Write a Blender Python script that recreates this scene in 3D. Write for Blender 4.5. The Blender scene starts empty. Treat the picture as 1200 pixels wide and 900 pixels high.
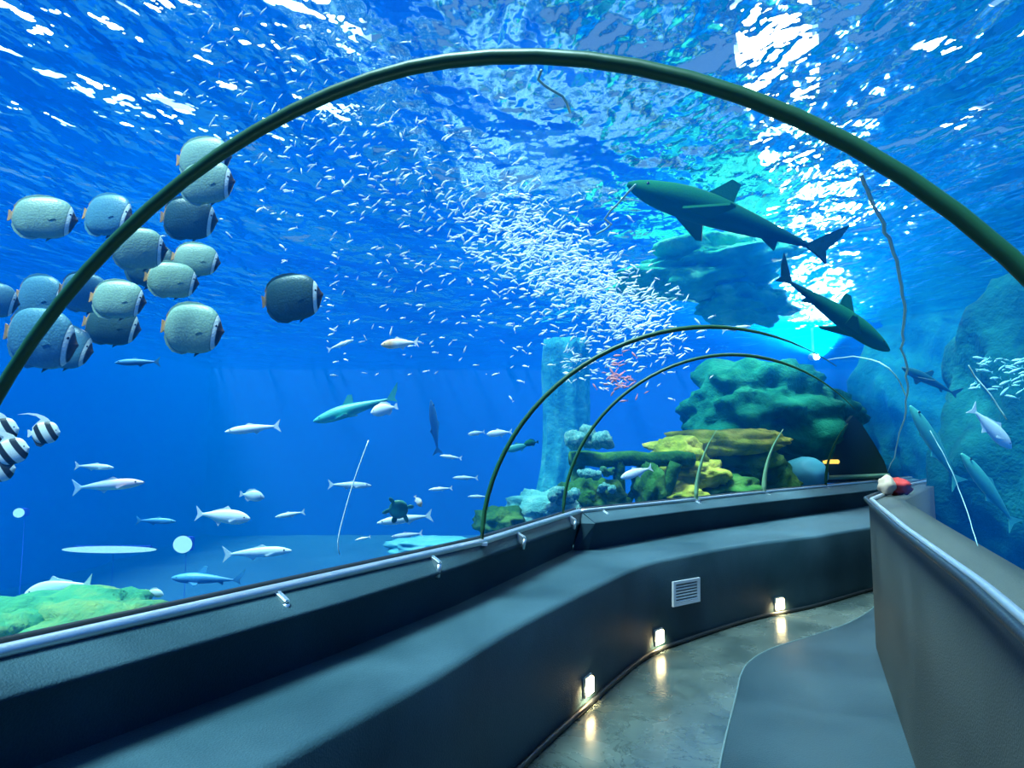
import bpy, bmesh, math, random
from mathutils import Vector, Matrix, noise
R = math.radians
S = bpy.context.scene
COL = S.collection
# ------------------------------------------------------------------ camera
PITCH = math.atan(75 / 800)
EYE = 1.6
cd = bpy.data.cameras.new('camera'); cam = bpy.data.objects.new('camera', cd); COL.objects.link(cam)
cam.location = (0, 0, EYE); cam.rotation_euler = (math.pi / 2 + PITCH, 0, 0)
cd.sensor_width = 36; cd.lens = 24.0; cd.clip_start = .02; cd.clip_end = 200
S.camera = cam
# ------------------------------------------------------------------ world, sun, exposure
W = bpy.data.worlds.new('world'); S.world = W; W.use_nodes = True
W.node_tree.nodes['Background'].inputs[0].default_value = (.22, .52, 1, 1)
W.node_tree.nodes['Background'].inputs[1].default_value = .5
def sun(name, strength, color, d, ang):
    l = bpy.data.lights.new(name, 'SUN'); l.energy = strength; l.color = color; l.angle = R(ang)
    o = bpy.data.objects.new(name, l); COL.objects.link(o); o.location = (0, 0, 12)
    o.rotation_euler = Vector(d).to_track_quat('-Z', 'Y').to_euler(); return o
sun('sun', 15, (.62, .90, 1), (.34, .22, -1), 20)
S.view_settings.view_transform = 'Standard'; S.view_settings.look = 'None'
S.view_settings.gamma = 1; S.view_settings.use_curve_mapping = False
S.view_settings.exposure = 0.0
S.cycles.transparent_max_bounces = 24
S.cycles.max_bounces = 8
S.cycles.sample_clamp_indirect = 4
# ------------------------------------------------------------------ helpers
cp_, sp_ = math.cos(PITCH), math.sin(PITCH)
def ray(px, py):                       # direction through a point of the 1200x900 frame, unit depth along the view axis
    u = (px - 600) / 800; v = (450 - py) / 800
    return Vector((u, cp_ - v * sp_, sp_ + v * cp_))
def at(px, py, depth): return Vector((0, 0, EYE)) + ray(px, py) * depth
def onz(px, py, z):
    r = ray(px, py); return Vector((0, 0, EYE)) + r * ((z - EYE) / r.z)
def link(name, me, mat=None, parent=None):
    o = bpy.data.objects.new(name, me); COL.objects.link(o)
    if mat is not None and len(me.materials) == 0: me.materials.append(mat)
    if parent is not None: o.parent = parent
    return o
def mesh(name, vs, fs, smooth=True):
    me = bpy.data.meshes.new(name); me.from_pydata([tuple(v) for v in vs], [], fs); me.update()
    if smooth: me.polygons.foreach_set('use_smooth', [True] * len(me.polygons))
    return me
def tag(o, label=None, cat=None, group=None, kind=None):
    if label: o['label'] = label
    if cat: o['category'] = cat
    if group: o['group'] = group
    if kind: o['kind'] = kind
    return o
def empty(name, loc=(0, 0, 0), rot=(0, 0, 0)):
    o = bpy.data.objects.new(name, None); COL.objects.link(o); o.location = loc; o.rotation_euler = rot
    o.empty_display_size = .1; return o
def bm_mesh(name, bm, smooth=False):
    me = bpy.data.meshes.new(name); bm.to_mesh(me); bm.free()
    if smooth: me.polygons.foreach_set('use_smooth', [True] * len(me.polygons))
    return me
def box(name, x0, x1, y0, y1, z0, z1, bev=0):
    bm = bmesh.new(); bmesh.ops.create_cube(bm, size=1)
    for v in bm.verts: v.co = Vector(((x0 + x1) / 2 + v.co.x * (x1 - x0), (y0 + y1) / 2 + v.co.y * (y1 - y0), (z0 + z1) / 2 + v.co.z * (z1 - z0)))
    if bev: bmesh.ops.bevel(bm, geom=bm.edges[:], offset=bev, segments=2, affect='EDGES')
    return bm_mesh(name, bm)
def tube(name, pts, rad, n=10, closed=False, rads=None):
    vs, fs = [], []; pts = [Vector(p) for p in pts]; m = len(pts); up = Vector((0, 0, 1)); prev = None
    for i, p in enumerate(pts):
        t = (pts[min(i + 1, m - 1)] - pts[max(i - 1, 0)]).normalized()
        a = t.cross(up)
        if a.length < .05: a = t.cross(Vector((0, 1, 0)))
        a.normalize()
        if prev is not None and a.dot(prev) < 0: a = -a
        prev = a; b = t.cross(a)
        r = rads[i] if rads else rad
        for k in range(n):
            w = 2 * math.pi * k / n; vs.append(p + (a * math.cos(w) + b * math.sin(w)) * r)
    for i in range(m - 1):
        for k in range(n): fs.append((i * n + k, i * n + (k + 1) % n, (i + 1) * n + (k + 1) % n, (i + 1) * n + k))
    fs.append(tuple(range(n))[::-1]); fs.append(tuple((m - 1) * n + k for k in range(n)))
    return mesh(name, vs, fs)
def smooth_line(pts, step=.12):        # Catmull-Rom resampling
    P = [Vector(p) for p in pts]; out = []
    for i in range(len(P) - 1):
        p0 = P[i - 1] if i else P[0] * 2 - P[1]; p1, p2 = P[i], P[i + 1]
        p3 = P[i + 2] if i + 2 < len(P) else P[-1] * 2 - P[-2]
        n = max(1, int((p2 - p1).length / step))
        for k in range(n):
            t = k / n
            out.append(.5 * ((2 * p1) + (p2 - p0) * t + (2 * p0 - 5 * p1 + 4 * p2 - p3) * t * t + (3 * p1 - p0 - 3 * p2 + p3) * t ** 3))
    out.append(P[-1]); return out
# ------------------------------------------------------------------ materials
class NT:
    def __init__(s, name):
        s.m = bpy.data.materials.new(name); s.m.use_nodes = True; s.t = s.m.node_tree; s.n = s.t.nodes; s.l = s.t.links
        for x in list(s.n): s.n.remove(x)
        s.out = s.n.new('ShaderNodeOutputMaterial')
    def new(s, typ, **kw):
        x = s.n.new('ShaderNode' + typ)
        for k, v in kw.items():
            if k in x.inputs: s.set(x.inputs[k], v)
            else: setattr(x, k, v)
        return x
    def set(s, inp, v):
        if hasattr(v, 'node'): s.l.new(v, inp)
        else: inp.default_value = v
    def ramp(s, fac, stops, interp='LINEAR'):
        r = s.new('ValToRGB'); s.l.new(fac, r.inputs[0]); r.color_ramp.interpolation = interp; e = r.color_ramp.elements
        while len(e) < len(stops): e.new(.5)
        for q, (p, c) in zip(e, stops): q.position = p; q.color = (*c, 1) if len(c) == 3 else c
        return r.outputs[0]
    def noise(s, scale, detail=3, co=None, stretch=None, rough=.5, dist=0):
        n = s.new('TexNoise'); n.inputs['Scale'].default_value = scale; n.inputs['Detail'].default_value = detail
        n.inputs['Roughness'].default_value = rough; n.inputs['Distortion'].default_value = dist
        c = co or s.new('TexCoord').outputs['Object']
        if stretch:
            mp = s.new('Mapping'); s.l.new(c, mp.inputs[0]); mp.inputs['Scale'].default_value = stretch; c = mp.outputs[0]
        s.l.new(c, n.inputs['Vector']); return n.outputs['Fac']
    def math(s, op, a, b=0., clamp=False):
        n = s.new('Math', operation=op, use_clamp=clamp); s.set(n.inputs[0], a); s.set(n.inputs[1], b); return n.outputs[0]
    def mix(s, fac, a, b):
        n = s.new('Mix', data_type='RGBA'); s.set(n.inputs[0], fac); s.set(n.inputs[6], a); s.set(n.inputs[7], b); return n.outputs[2]
    def bump(s, h, strength=.3, dist=.02):
        n = s.new('Bump'); s.l.new(h, n.inputs['Height']); n.inputs['Strength'].default_value = strength; n.inputs['Distance'].default_value = dist
        return n.outputs[0]
    def bsdf(s, color, rough=.6, metal=0., normal=None, spec=.4, **kw):
        b = s.new('BsdfPrincipled'); s.set(b.inputs['Base Color'], color if hasattr(color, 'node') else (*color, 1))
        s.set(b.inputs['Roughness'], rough); b.inputs['Metallic'].default_value = metal
        b.inputs['Specular IOR Level'].default_value = spec
        if normal is not None: s.l.new(normal, b.inputs['Normal'])
        for k, v in kw.items(): s.set(b.inputs[k], v)
        s.l.new(b.outputs[0], s.out.inputs[0]); return b
def plain(name, color, rough=.5, metal=0., var=.12, scale=8, bump=.15, spec=.4):
    t = NT(name); f = t.noise(scale, 4)
    c = t.mix(f, (*[x * (1 - var) for x in color], 1), (*[min(1, x * (1 + var)) for x in color], 1))
    t.bsdf(c, rough, metal, t.bump(t.noise(scale * 6, 3), bump, .01), spec); return t.m
def plaster(name, c0, c1, rough=.62):
    t = NT(name); a = t.noise(1.3, 5, dist=.6); g = t.noise(140, 2)
    c = t.mix(t.ramp(a, [(.3, (0, 0, 0)), (.7, (1, 1, 1))]), (*c0, 1), (*c1, 1))
    c = t.mix(t.math('MULTIPLY', g, .5), c, (*[x * .35 for x in c0], 1))
    t.bsdf(c, t.math('ADD', t.math('MULTIPLY', a, .25), rough - .12), 0, t.bump(g, .45, .006), .2); return t.m
M = {}
M['left'] = plaster('dark_blue_grey_render', (.014, .048, .068), (.046, .102, .134))
M['right'] = plaster('grey_render', (.045, .055, .052), (.075, .088, .084))
M['steel'] = plain('brushed_steel', (.75, .78, .78), .42, 1, .1, 20)
M['green_metal'] = plain('dark_green_metal', (.012, .075, .03), .4, 0, .2, 6, .05, .35)
M['pale_metal'] = plain('pale_green_metal', (.16, .32, .18), .35, 0, .1, 6)
M['black'] = plain('black_rubber', (.012, .016, .02), .4)
M['white_paint'] = plain('white_paint', (.75, .78, .8), .4)
def glossy_floor():
    t = NT('wet_concrete'); a = t.noise(1.1, 6, dist=1.2); b = t.noise(3, 5)
    c = t.mix(t.ramp(a, [(.35, (0, 0, 0)), (.65, (1, 1, 1))]), (.035, .052, .052, 1), (.085, .105, .095, 1))
    cr = t.ramp(t.noise(2.2, 8, rough=.65, dist=2), [(.485, (1, 1, 1)), (.5, (.35, .35, .35)), (.515, (1, 1, 1))])
    m = t.new('Mix', data_type='RGBA', blend_type='MULTIPLY'); t.set(m.inputs[0], .8); t.set(m.inputs[6], c); t.set(m.inputs[7], cr)
    t.bsdf(m.outputs[2], t.ramp(b, [(.3, (.16, .16, .16)), (.7, (.34, .34, .34))]), 0, t.bump(t.noise(6, 5), .12, .02), .7); return t.m
M['floor'] = glossy_floor()
M['mat'] = plaster('walkway_slab', (.012, .03, .042), (.03, .058, .075), .5)
def glass(name, tint, ref=.5):
    t = NT(name); lw = t.new('LayerWeight', Blend=.12); g = t.new('BsdfGlossy', Roughness=.03); g.inputs[0].default_value = (.8, .95, 1, 1)
    tr = t.new('BsdfTransparent'); tr.inputs[0].default_value = (*tint, 1)
    mx = t.new('MixShader'); t.l.new(t.math('MULTIPLY', lw.outputs['Fresnel'], ref), mx.inputs[0])
    t.l.new(tr.outputs[0], mx.inputs[1]); t.l.new(g.outputs[0], mx.inputs[2]); t.l.new(mx.outputs[0], t.out.inputs[0]); return t.m
def clear():
    t = NT('clear_acrylic'); tr = t.new('BsdfTransparent'); tr.inputs[0].default_value = (.94, .975, .98, 1)
    t.l.new(tr.outputs[0], t.out.inputs[0]); return t.m
M['acrylic'] = clear()
def water_surface():
    t = NT('rippled_water_surface'); tc = t.new('TexCoord').outputs['Object']
    big = t.noise(.6, 2, tc, (1, .6, 1), dist=.25); small = t.noise(2.2, 2, tc, (1.2, .7, 1), dist=.2)
    h = t.math('ADD', t.math('MULTIPLY', big, 1.), t.math('ADD', t.math('MULTIPLY', small, .30), t.math('MULTIPLY', t.noise(5.5, 2, tc, (1.2, .7, 1)), .07)))
    nb = t.bump(h, 1., .9)
    fr = t.new('Fresnel', IOR=1.33); t.l.new(nb, fr.inputs['Normal'])
    tr = t.new('BsdfTransparent'); tr.inputs[0].default_value = (.9, .98, 1, 1)
    g = t.new('BsdfGlossy', Roughness=.08); t.l.new(nb, g.inputs['Normal']); g.inputs[0].default_value = (.5, .8, .95, 1)
    mx = t.new('MixShader'); t.l.new(fr.outputs[0], mx.inputs[0]); t.l.new(tr.outputs[0], mx.inputs[1]); t.l.new(g.outputs[0], mx.inputs[2])
    t.l.new(mx.outputs[0], t.out.inputs[0]); return t.m
M['surface'] = water_surface()
def water_volume():
    t = NT('clear_blue_water'); sc = t.new('VolumeScatter', Density=.06, Anisotropy=.25); sc.inputs['Color'].default_value = (.0, .20, 1, 1)
    ab = t.new('VolumeAbsorption', Density=.05); ab.inputs['Color'].default_value = (.1, .6, 1, 1)
    a = t.new('AddShader'); t.l.new(sc.outputs[0], a.inputs[0]); t.l.new(ab.outputs[0], a.inputs[1]); t.l.new(a.outputs[0], t.out.inputs['Volume']); return t.m
M['water'] = water_volume()
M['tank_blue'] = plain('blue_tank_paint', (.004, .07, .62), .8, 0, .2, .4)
M['tank_blue_dim'] = plain('dim_blue_tank_paint', (.004, .07, .13), .8, 0, .3, .5)  # the blue tank paint with dim right-side light put into the colour
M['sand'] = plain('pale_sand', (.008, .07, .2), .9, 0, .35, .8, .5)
# ------------------------------------------------------------------ tank
ZS = 4.7; X0, X1, Y0, Y1 = -12, 18, -4, 27; ZB = -2.0
def ripple(x, y): return .05 * noise.noise(Vector((x * .5, y * .35, 0))) + .03 * noise.noise(Vector((x * 1.4, y * .9, 3)))
def grid(name, x0, x1, y0, y1, n, m, fz):
    vs = [(x0 + (x1 - x0) * i / n, y0 + (y1 - y0) * j / m, 0) for j in range(m + 1) for i in range(n + 1)]
    vs = [(x, y, fz(x, y)) for x, y, _ in vs]
    fs = [(j * (n + 1) + i, j * (n + 1) + i + 1, (j + 1) * (n + 1) + i + 1, (j + 1) * (n + 1) + i) for j in range(m) for i in range(n)]
    return mesh(name, vs, fs)
def quadwall(name, pts, mat, z0=ZB, z1=ZS + .5, th=.15):
    (x0, y0), (x1, y1) = pts; d = Vector((x1 - x0, y1 - y0, 0)).normalized(); nn = Vector((d.y, -d.x, 0)) * th
    v = [Vector((x0, y0, 0)), Vector((x1, y1, 0)), Vector((x1, y1, 0)) + nn, Vector((x0, y0, 0)) + nn]
    vs = [q + Vector((0, 0, z)) for z in (z0, z1) for q in v]
    return tag(link(name, mesh(name, vs, [(0, 1, 5, 4), (1, 2, 6, 5), (2, 3, 7, 6), (3, 0, 4, 7), (4, 5, 6, 7), (3, 2, 1, 0)], False), mat), kind='structure')
quadwall('wall_tank_left', ((X0, Y1), (X0, Y0)), M['tank_blue'])
quadwall('wall_tank_back', ((X1, Y1), (X0, Y1)), M['tank_blue'])
quadwall('wall_tank_right', ((X1, Y0), (X1, Y1)), M['tank_blue_dim'])
quadwall('wall_tank_front', ((X0, Y0), (X1, Y0)), M['tank_blue'])
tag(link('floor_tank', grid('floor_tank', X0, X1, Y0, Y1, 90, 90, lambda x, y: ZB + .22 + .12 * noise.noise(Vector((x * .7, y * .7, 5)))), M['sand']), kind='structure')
tag(link('water_surface', grid('water_surface', X0, X1, Y0, Y1, 140, 140, lambda x, y: ZS + ripple(x, y)), M['surface']), kind='structure')
# ------------------------------------------------------------------ tunnel plan lines
ZL, ZR = 1.04, 1.2
# cross-sections of the acrylic: left foot, right foot, rise, exponent
STN = [((-3.2, -1.4), (-.2, -1.8), 1.28, 1.9), ((-1.5, 1.75), (1.07, 1.01), 1.284, 1.86), ((-.18, 4.13), (2.36, 3.96), 1.2, 1.967), ((.426, 5.76), (3.08, 5.58), 1.256, 1.938),
       ((2.0, 7.5), (3.75, 6.5), 1.15, 1.95), ((3.2, 8.76), (4.6, 7.65), 1.1, 1.95), ((4.6, 10.1), (5.9, 9.15), 1.1, 1.95), ((7.5, 13.0), (8.9, 11.9), 1.1, 1.95)]
def section(st, n=40, grow=0.):
    (lx, ly), (rx, ry), b, e = st; out = []
    d = Vector((rx - lx, ry - ly, 0)).normalized() * grow
    for i in range(n + 1):
        t = math.pi * i / n; c = math.cos(t); ct = math.copysign(abs(c) ** (2 / e), c); k = (1 - ct) / 2
        g = d * (2 * k - 1)
        out.append(Vector((lx + (rx - lx) * k + g.x, ly + (ry - ly) * k + g.y, ZL + (ZR - ZL) * k + (b + grow) * max(0, math.sin(t)) ** (2 / e))))
    return out
def lerp_st(a, b, t):
    f = lambda p, q: tuple(x + (y - x) * t for x, y in zip(p, q))
    return (f(a[0], b[0]), f(a[1], b[1]), a[2] + (b[2] - a[2]) * t, a[3] + (b[3] - a[3]) * t)
# acrylic bays between the ribs
for i in range(len(STN) - 1):
    rows = [section(lerp_st(STN[i], STN[i + 1], k / 8)) for k in range(9)]; n = len(rows[0])
    vs = [v for r in rows for v in r]
    fs = [(a * n + k, a * n + k + 1, (a + 1) * n + k + 1, (a + 1) * n + k) for a in range(8) for k in range(n - 1)]
    tag(link('window_%d' % (i + 1), mesh('acrylic_bay', vs, fs), M['acrylic']), kind='structure')
# the water body: a box with the tunnel's void inside it
def water_body():
    vs, fs = [], []
    e = .01
    for z in (ZB + .02, ZS - .12):
        vs += [(X0 + e, Y0 + e, z), (X1 - e, Y0 + e, z), (X1 - e, Y1 - e, z), (X0 + e, Y1 - e, z)]
    fs += [(3, 2, 1, 0), (4, 5, 6, 7), (0, 1, 5, 4), (1, 2, 6, 5), (2, 3, 7, 6), (3, 0, 4, 7)]
    rows = []
    for i in range(len(STN) - 1):
        for k in range(8 if i < len(STN) - 2 else 9):
            s = section(lerp_st(STN[i], STN[i + 1], k / 8), 40, .03)
            rows.append([Vector((s[0].x, s[0].y, ZB + .05))] + s + [Vector((s[-1].x, s[-1].y, ZB + .05))])
    n = len(rows[0]); o = len(vs)
    vs += [v for r in rows for v in r]
    for a in range(len(rows) - 1):
        for k in range(n):
            q = (a * n + k, a * n + (k + 1) % n, (a + 1) * n + (k + 1) % n, (a + 1) * n + k)
            fs.append(tuple(o + x for x in q))
    fs.append(tuple(o + k for k in range(n))); fs.append(tuple(o + (len(rows) - 1) * n + k for k in range(n))[::-1])
    me = mesh('water', vs, fs, False)
    # void faces must look into the tunnel
    c = me.polygons[6 + 20]; 
    bm = bmesh.new(); bm.from_mesh(me); bmesh.ops.recalc_face_normals(bm, faces=bm.faces[:])
    fl = [f for f in bm.faces if f.index >= 6]
    f0 = fl[20]; mid = Vector((sum(STN[0][j][0] for j in (0, 1)) / 2, 0, 1.2))
    if (f0.calc_center_median() - Vector((-.8, 0, 1.2))).dot(f0.normal) > 0: bmesh.ops.reverse_faces(bm, faces=fl)
    return bm_mesh('water', bm)
tag(link('water', water_body(), M['water']), 'clear blue water filling the tank around the tunnel', 'water', kind='stuff')
# ------------------------------------------------------------------ tunnel shell
def sweep(name, lines, mat, smooth=True, flip=False):      # lines: list of polylines with equal counts, lofted across
    n = len(lines[0]); vs = [v for l in lines for v in l]
    fs = [(a * n + k, a * n + k + 1, (a + 1) * n + k + 1, (a + 1) * n + k) for a in range(len(lines) - 1) for k in range(n - 1)]
    return mesh(name, vs, fs, smooth)
def resamp(pts, m):
    P = [Vector((*p, 0)) if len(p) == 2 else Vector(p) for p in pts]; L = [0]
    for a, b in zip(P, P[1:]): L.append(L[-1] + (b - a).length)
    out = []; j = 0
    for i in range(m):
        d = L[-1] * i / (m - 1)
        while j < len(P) - 2 and L[j + 1] < d: j += 1
        out.append(P[j].lerp(P[j + 1], (d - L[j]) / (L[j + 1] - L[j])))
    return out
def lift(line, z): return [Vector((p.x, p.y, z)) for p in line]
def offs(line, d):                       # shift a plan line to its right
    out = []
    for i, p in enumerate(line):
        t = (line[min(i + 1, len(line) - 1)] - line[max(i - 1, 0)]); t.z = 0; t.normalize(); out.append(p + Vector((t.y, -t.x, 0)) * d)
    return out
ZG = .70
OUTER = smooth_line([Vector((*p, 0)) for p in [(-2.6, -1.6), (-1.5, .5), (-.70, 2.03), (-.30, 2.82), (.0, 3.52), (.43, 4.36), (1.0, 5.38), (1.45, 5.86), (2.27, 6.58), (3.0, 7.05), (4.2, 8.0), (6.2, 9.4)]], .1)
SHELF_A = [(-3.0, -1.3), (-1.32, 1.81), (-.70, 2.95), (-.24, 3.9), (.60, 6.0)]
SHELF_B = [(.72, 5.98), (1.8, 7.1), (3.42, 8.62), (4.85, 9.9), (7.9, 12.9)]
NL = 140
outer = resamp(OUTER, NL)
shelf_a = resamp(SHELF_A, NL); shelf_b = resamp(SHELF_B, NL)
rail_a = resamp([(-3.2, -1.4), (-1.40, 1.94), (-.79, 3.03), (-.18, 4.13), (.10, 4.86), (.60, 6.13)], NL); rail_b = resamp([(.62, 6.13), (1.8, 7.3), (3.3, 8.85), (4.6, 10.1), (5.5, 10.95), (7.6, 13.1)], NL)
inner = resamp(SHELF_A + [(.75, 6.3)] + SHELF_B[1:], NL)
# lower wall with its deep ledge
link_l = [lift(outer, -.02), lift(outer, .3), lift(outer, ZG - .03), lift(offs(outer, -.012), ZG - .006), lift(offs(outer, -.04), ZG), lift(inner, ZG + .02), lift(offs(inner, -.35), ZG + .02)]
tag(link('wall_left', sweep('wall_left', link_l, M['left']), M['left']), kind='structure')
for nm, sh, ra in (('wall_left_near', shelf_a, rail_a), ('wall_left_far', shelf_b, rail_b)):
    back = offs(ra, -.10)
    ls = [lift(offs(sh, -.10), ZG - .04), lift(offs(sh, -.03), .93), lift(sh, .95), lift(offs(sh, -.015), .962), lift(offs(ra, .015), ZL - .012), lift(ra, ZL - .012), lift(back, ZL - .012), lift(back, ZB)]
    me = sweep(nm, ls, M['left']); 
    bm = bmesh.new(); bm.from_mesh(me); bmesh.ops.holes_fill(bm, edges=[e for e in bm.edges if e.is_boundary][:0], sides=0)
    o = tag(link(nm, bm_mesh(nm, bm, True), M['left']), kind='structure')
# end face where the near riser stops
a = [lift(offs(shelf_a, -.10), ZG - .04)[-1], lift(shelf_a, .95)[-1], lift(rail_a, ZL - .012)[-1], lift(rail_b, ZL - .012)[0], lift(shelf_b, .95)[0], lift(offs(shelf_b, -.10), ZG - .04)[0]]
tag(link('trim_1', mesh('trim_1', a, [(0, 1, 4, 5), (1, 2, 3, 4)], False), M['left']), kind='structure')
# right wall
face_r = resamp([(-.45, -1.75), (.92, 1.04), (1.42, 2.14), (2.0, 3.55), (2.55, 4.82), (2.84, 5.48), (2.91, 5.64), (3.05, 5.84), (3.75, 6.82), (4.55, 7.92), (6.0, 9.65), (8.8, 12.1)], NL)
glass_r = resamp([(-.2, -1.8), (1.07, 1.01), (1.56, 2.13), (2.36, 3.96), (3.0, 5.40), (3.08, 5.58), (3.2, 5.74), (3.9, 6.7), (4.7, 7.8), (6.2, 9.5), (9.0, 12.0)], NL)
ls = [lift(face_r, -.02), lift(face_r, .6), lift(face_r, ZR - .05), lift(offs(face_r, .012), ZR - .035), lift(glass_r, ZR - .02), lift(offs(glass_r, .08), ZR - .02), lift(offs(glass_r, .08), ZB)]
tag(link('wall_right', sweep('wall_right', ls, M['right']), M['right']), kind='structure')
# floor and walkway slab
fl = [lift(offs(outer, -.3), 0), lift(offs(face_r, .3), 0)]
tag(link('floor', sweep('floor', fl, None, False), M['floor']), kind='structure')
edge = smooth_line([Vector((*p, 0)) for p in [(-.7, -.5), (.55, 2.3), (1.065, 3.64), (1.40, 4.45), (1.62, 4.98), (1.80, 5.28), (2.08, 5.58), (2.55, 5.94), (3.1, 6.40), (3.75, 7.15), (4.9, 8.7), (7.3, 11.0)]], .1)
edge = resamp(edge, NL)
ls = [lift(edge, -.01), lift(edge, .022), lift(offs(edge, .012), .03), lift(offs(face_r, .05), .03)]
tag(link('floor_walkway', sweep('floor_walkway', ls, None, True), M['mat']), kind='structure')
M['edge_strip'] = plain('pale_edge_strip', (.075, .12, .13), .5)
tag(link('trim_3', tube('trim_3', [Vector((q.x, q.y, .026)) for q in edge], .006, 8), M['edge_strip']), kind='structure')


# ------------------------------------------------------------------ ribs, drawn reflection lines and rails of the tunnel
def proj(p):
    q = Vector(p) - Vector((0, 0, EYE)); d = q.y * cp_ + q.z * sp_; return 600 + 800 * q.x / d, 450 - 800 * (-q.y * sp_ + q.z * cp_) / d
def rib(name, st, rad, mat, label, i0=0, i1=40, group=None):
    p = section(st)[i0:i1 + 1]
    if i0 == 0: p = [Vector((p[0].x, p[0].y, ZL - .012))] + p[1:]
    rt = tag(empty(name, p[0]), label, 'rib', group)
    rads = [rad * min(1, .12 + (len(p) - 1 - k) / 10) if i1 < 40 else rad for k in range(len(p))]
    link('rib_tube', tube('rib_tube', [q - p[0] for q in p], rad, 10, rads=rads), mat, rt)
    for q in ((p[0], p[-1]) if i1 == 40 else (p[0],)):
        link('foot_plate', box('foot_plate', q.x - p[0].x - .035, q.x - p[0].x + .035, q.y - p[0].y - .035, q.y - p[0].y + .035, q.z - p[0].z - .002, q.z - p[0].z + .014), M['steel'], rt)
rib('tunnel_rib', STN[1], .0155, M['green_metal'], 'large dark green metal rib arching over the whole view nearest the camera')
rib('tunnel_rib', STN[2], .0145, M['green_metal'], 'thin dark rib arch standing on the left rail, second from the camera', 0, 29)
rib('tunnel_rib', STN[3], .0145, M['green_metal'], 'thin dark rib arch at the tunnel bend, third and smallest of the full arches', 0, 32)
rib('glazing_bar', STN[4], .026, M['pale_metal'], 'pale green curved glazing bar rising from the far rail in front of the layered rocks', 0, 9)
rib('glazing_bar', STN[5], .03, M['pale_metal'], 'pale green curved glazing bar on the far rail, right of the layered rocks', 0, 10)
rib('glazing_bar', STN[6], .02, M['green_metal'], 'slim dark green glazing bar at the far right end of the rail', 0, 12)
from mathutils.bvhtree import BVHTree
def pane_tree():
    vs, fs = [], []
    for o in COL.objects:
        if o.name.startswith('window_'):
            k = len(vs); vs += [v.co.copy() for v in o.data.vertices]; fs += [tuple(k + i for i in p.vertices) for p in o.data.polygons]
    return BVHTree.FromPolygons(vs, fs)
PT = pane_tree()
M['seam_glint'] = plain('pale_reflection', (.35, .65, .62), .4)  # pale colour of the glints and reflections drawn on the acrylic
def seam_glint(win, pts, rad, jag=0., mat='seam_glint'):  # thin pale tube laid along a reflection line on the pane
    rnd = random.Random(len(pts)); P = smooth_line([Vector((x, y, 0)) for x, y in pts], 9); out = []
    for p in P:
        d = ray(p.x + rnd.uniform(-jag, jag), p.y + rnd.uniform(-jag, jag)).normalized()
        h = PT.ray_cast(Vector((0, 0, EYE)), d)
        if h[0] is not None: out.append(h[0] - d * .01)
    if len(out) > 2: link('seam_glint', tube('seam_glint', out, rad, 6), M[mat], bpy.data.objects[win])
seam_glint('window_3', [(1040, 553), (1047, 535), (1055, 505), (1062, 470), (1063, 440), (1057, 400), (1061, 365), (1052, 315), (1034, 262), (1008, 205)], .004, 2.2)
seam_glint('window_3', [(1062, 465), (1050, 440), (1030, 425), (1000, 418), (970, 422)], .003, .6)
seam_glint('window_2', [(744, 216), (731, 232), (716, 246), (709, 256), (716, 263), (700, 274)], .0032, 1)
seam_glint('window_2', [(634, 82), (630, 92), (645, 104), (658, 112), (668, 132)], .003, 1)
seam_glint('window_2', [(1146, 640), (1130, 590), (1112, 545), (1090, 505)], .0016, .4)
seam_glint('window_2', [(1180, 492), (1160, 462), (1142, 440), (1135, 428)], .0016, .4)
# steel rails with clips
def handrail(line, label, rad, clips, z):
    rt = tag(empty('handrail', line[0]), label, 'rail'); o = line[0]
    link('rail_bar', tube('rail_bar', [Vector((p.x, p.y, z)) - o for p in line], rad, 10), M['steel'], rt)
    link('glazing_channel', tube('glazing_channel', [Vector((p.x, p.y, z + .012)) - o for p in offs(line, -.045)], rad * .8, 8), M['black'], rt)
    for px in clips:
        best = min(range(2, len(line) - 2), key=lambda i: abs(proj((line[i].x, line[i].y, z))[0] - px) if line[i].y > .3 else 1e9)
        p = line[best]; t = (line[best + 1] - line[best - 1]).normalized(); rz = math.atan2(t.y, t.x)
        c = link('clip', box('clip', -.014, .014, -.085, .024, -.05, .006, .006), M['steel'], rt); c.location = Vector((p.x, p.y, z)) - o; c.rotation_euler = (.5, 0, rz)
        k = link('clip_screw', tube('clip_screw', [(0, -.08, -.01), (0, -.10, -.075)], .014, 8), M['steel'], c)
handrail(rail_a, 'steel rail with clips along the near left glass above the dark ledge', .021, [327, 505, 604, 665], ZL + .003)
handrail(rail_b, 'steel rail with clips along the far left glass below the layered rocks', .019, [706, 815, 897, 968], ZL + .003)
rr = offs(face_r, .022)
handrail(rr[:108], 'steel edge rail along the top of the grey right wall', .02, [], ZR - .022)
# black skirting where the left wall meets the floor
sk = offs(outer, .022)
tag(link('baseboard_left', tube('baseboard_left', [Vector((p.x, p.y, .018)) for p in sk], .018, 8), M['black']), kind='structure')
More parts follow.
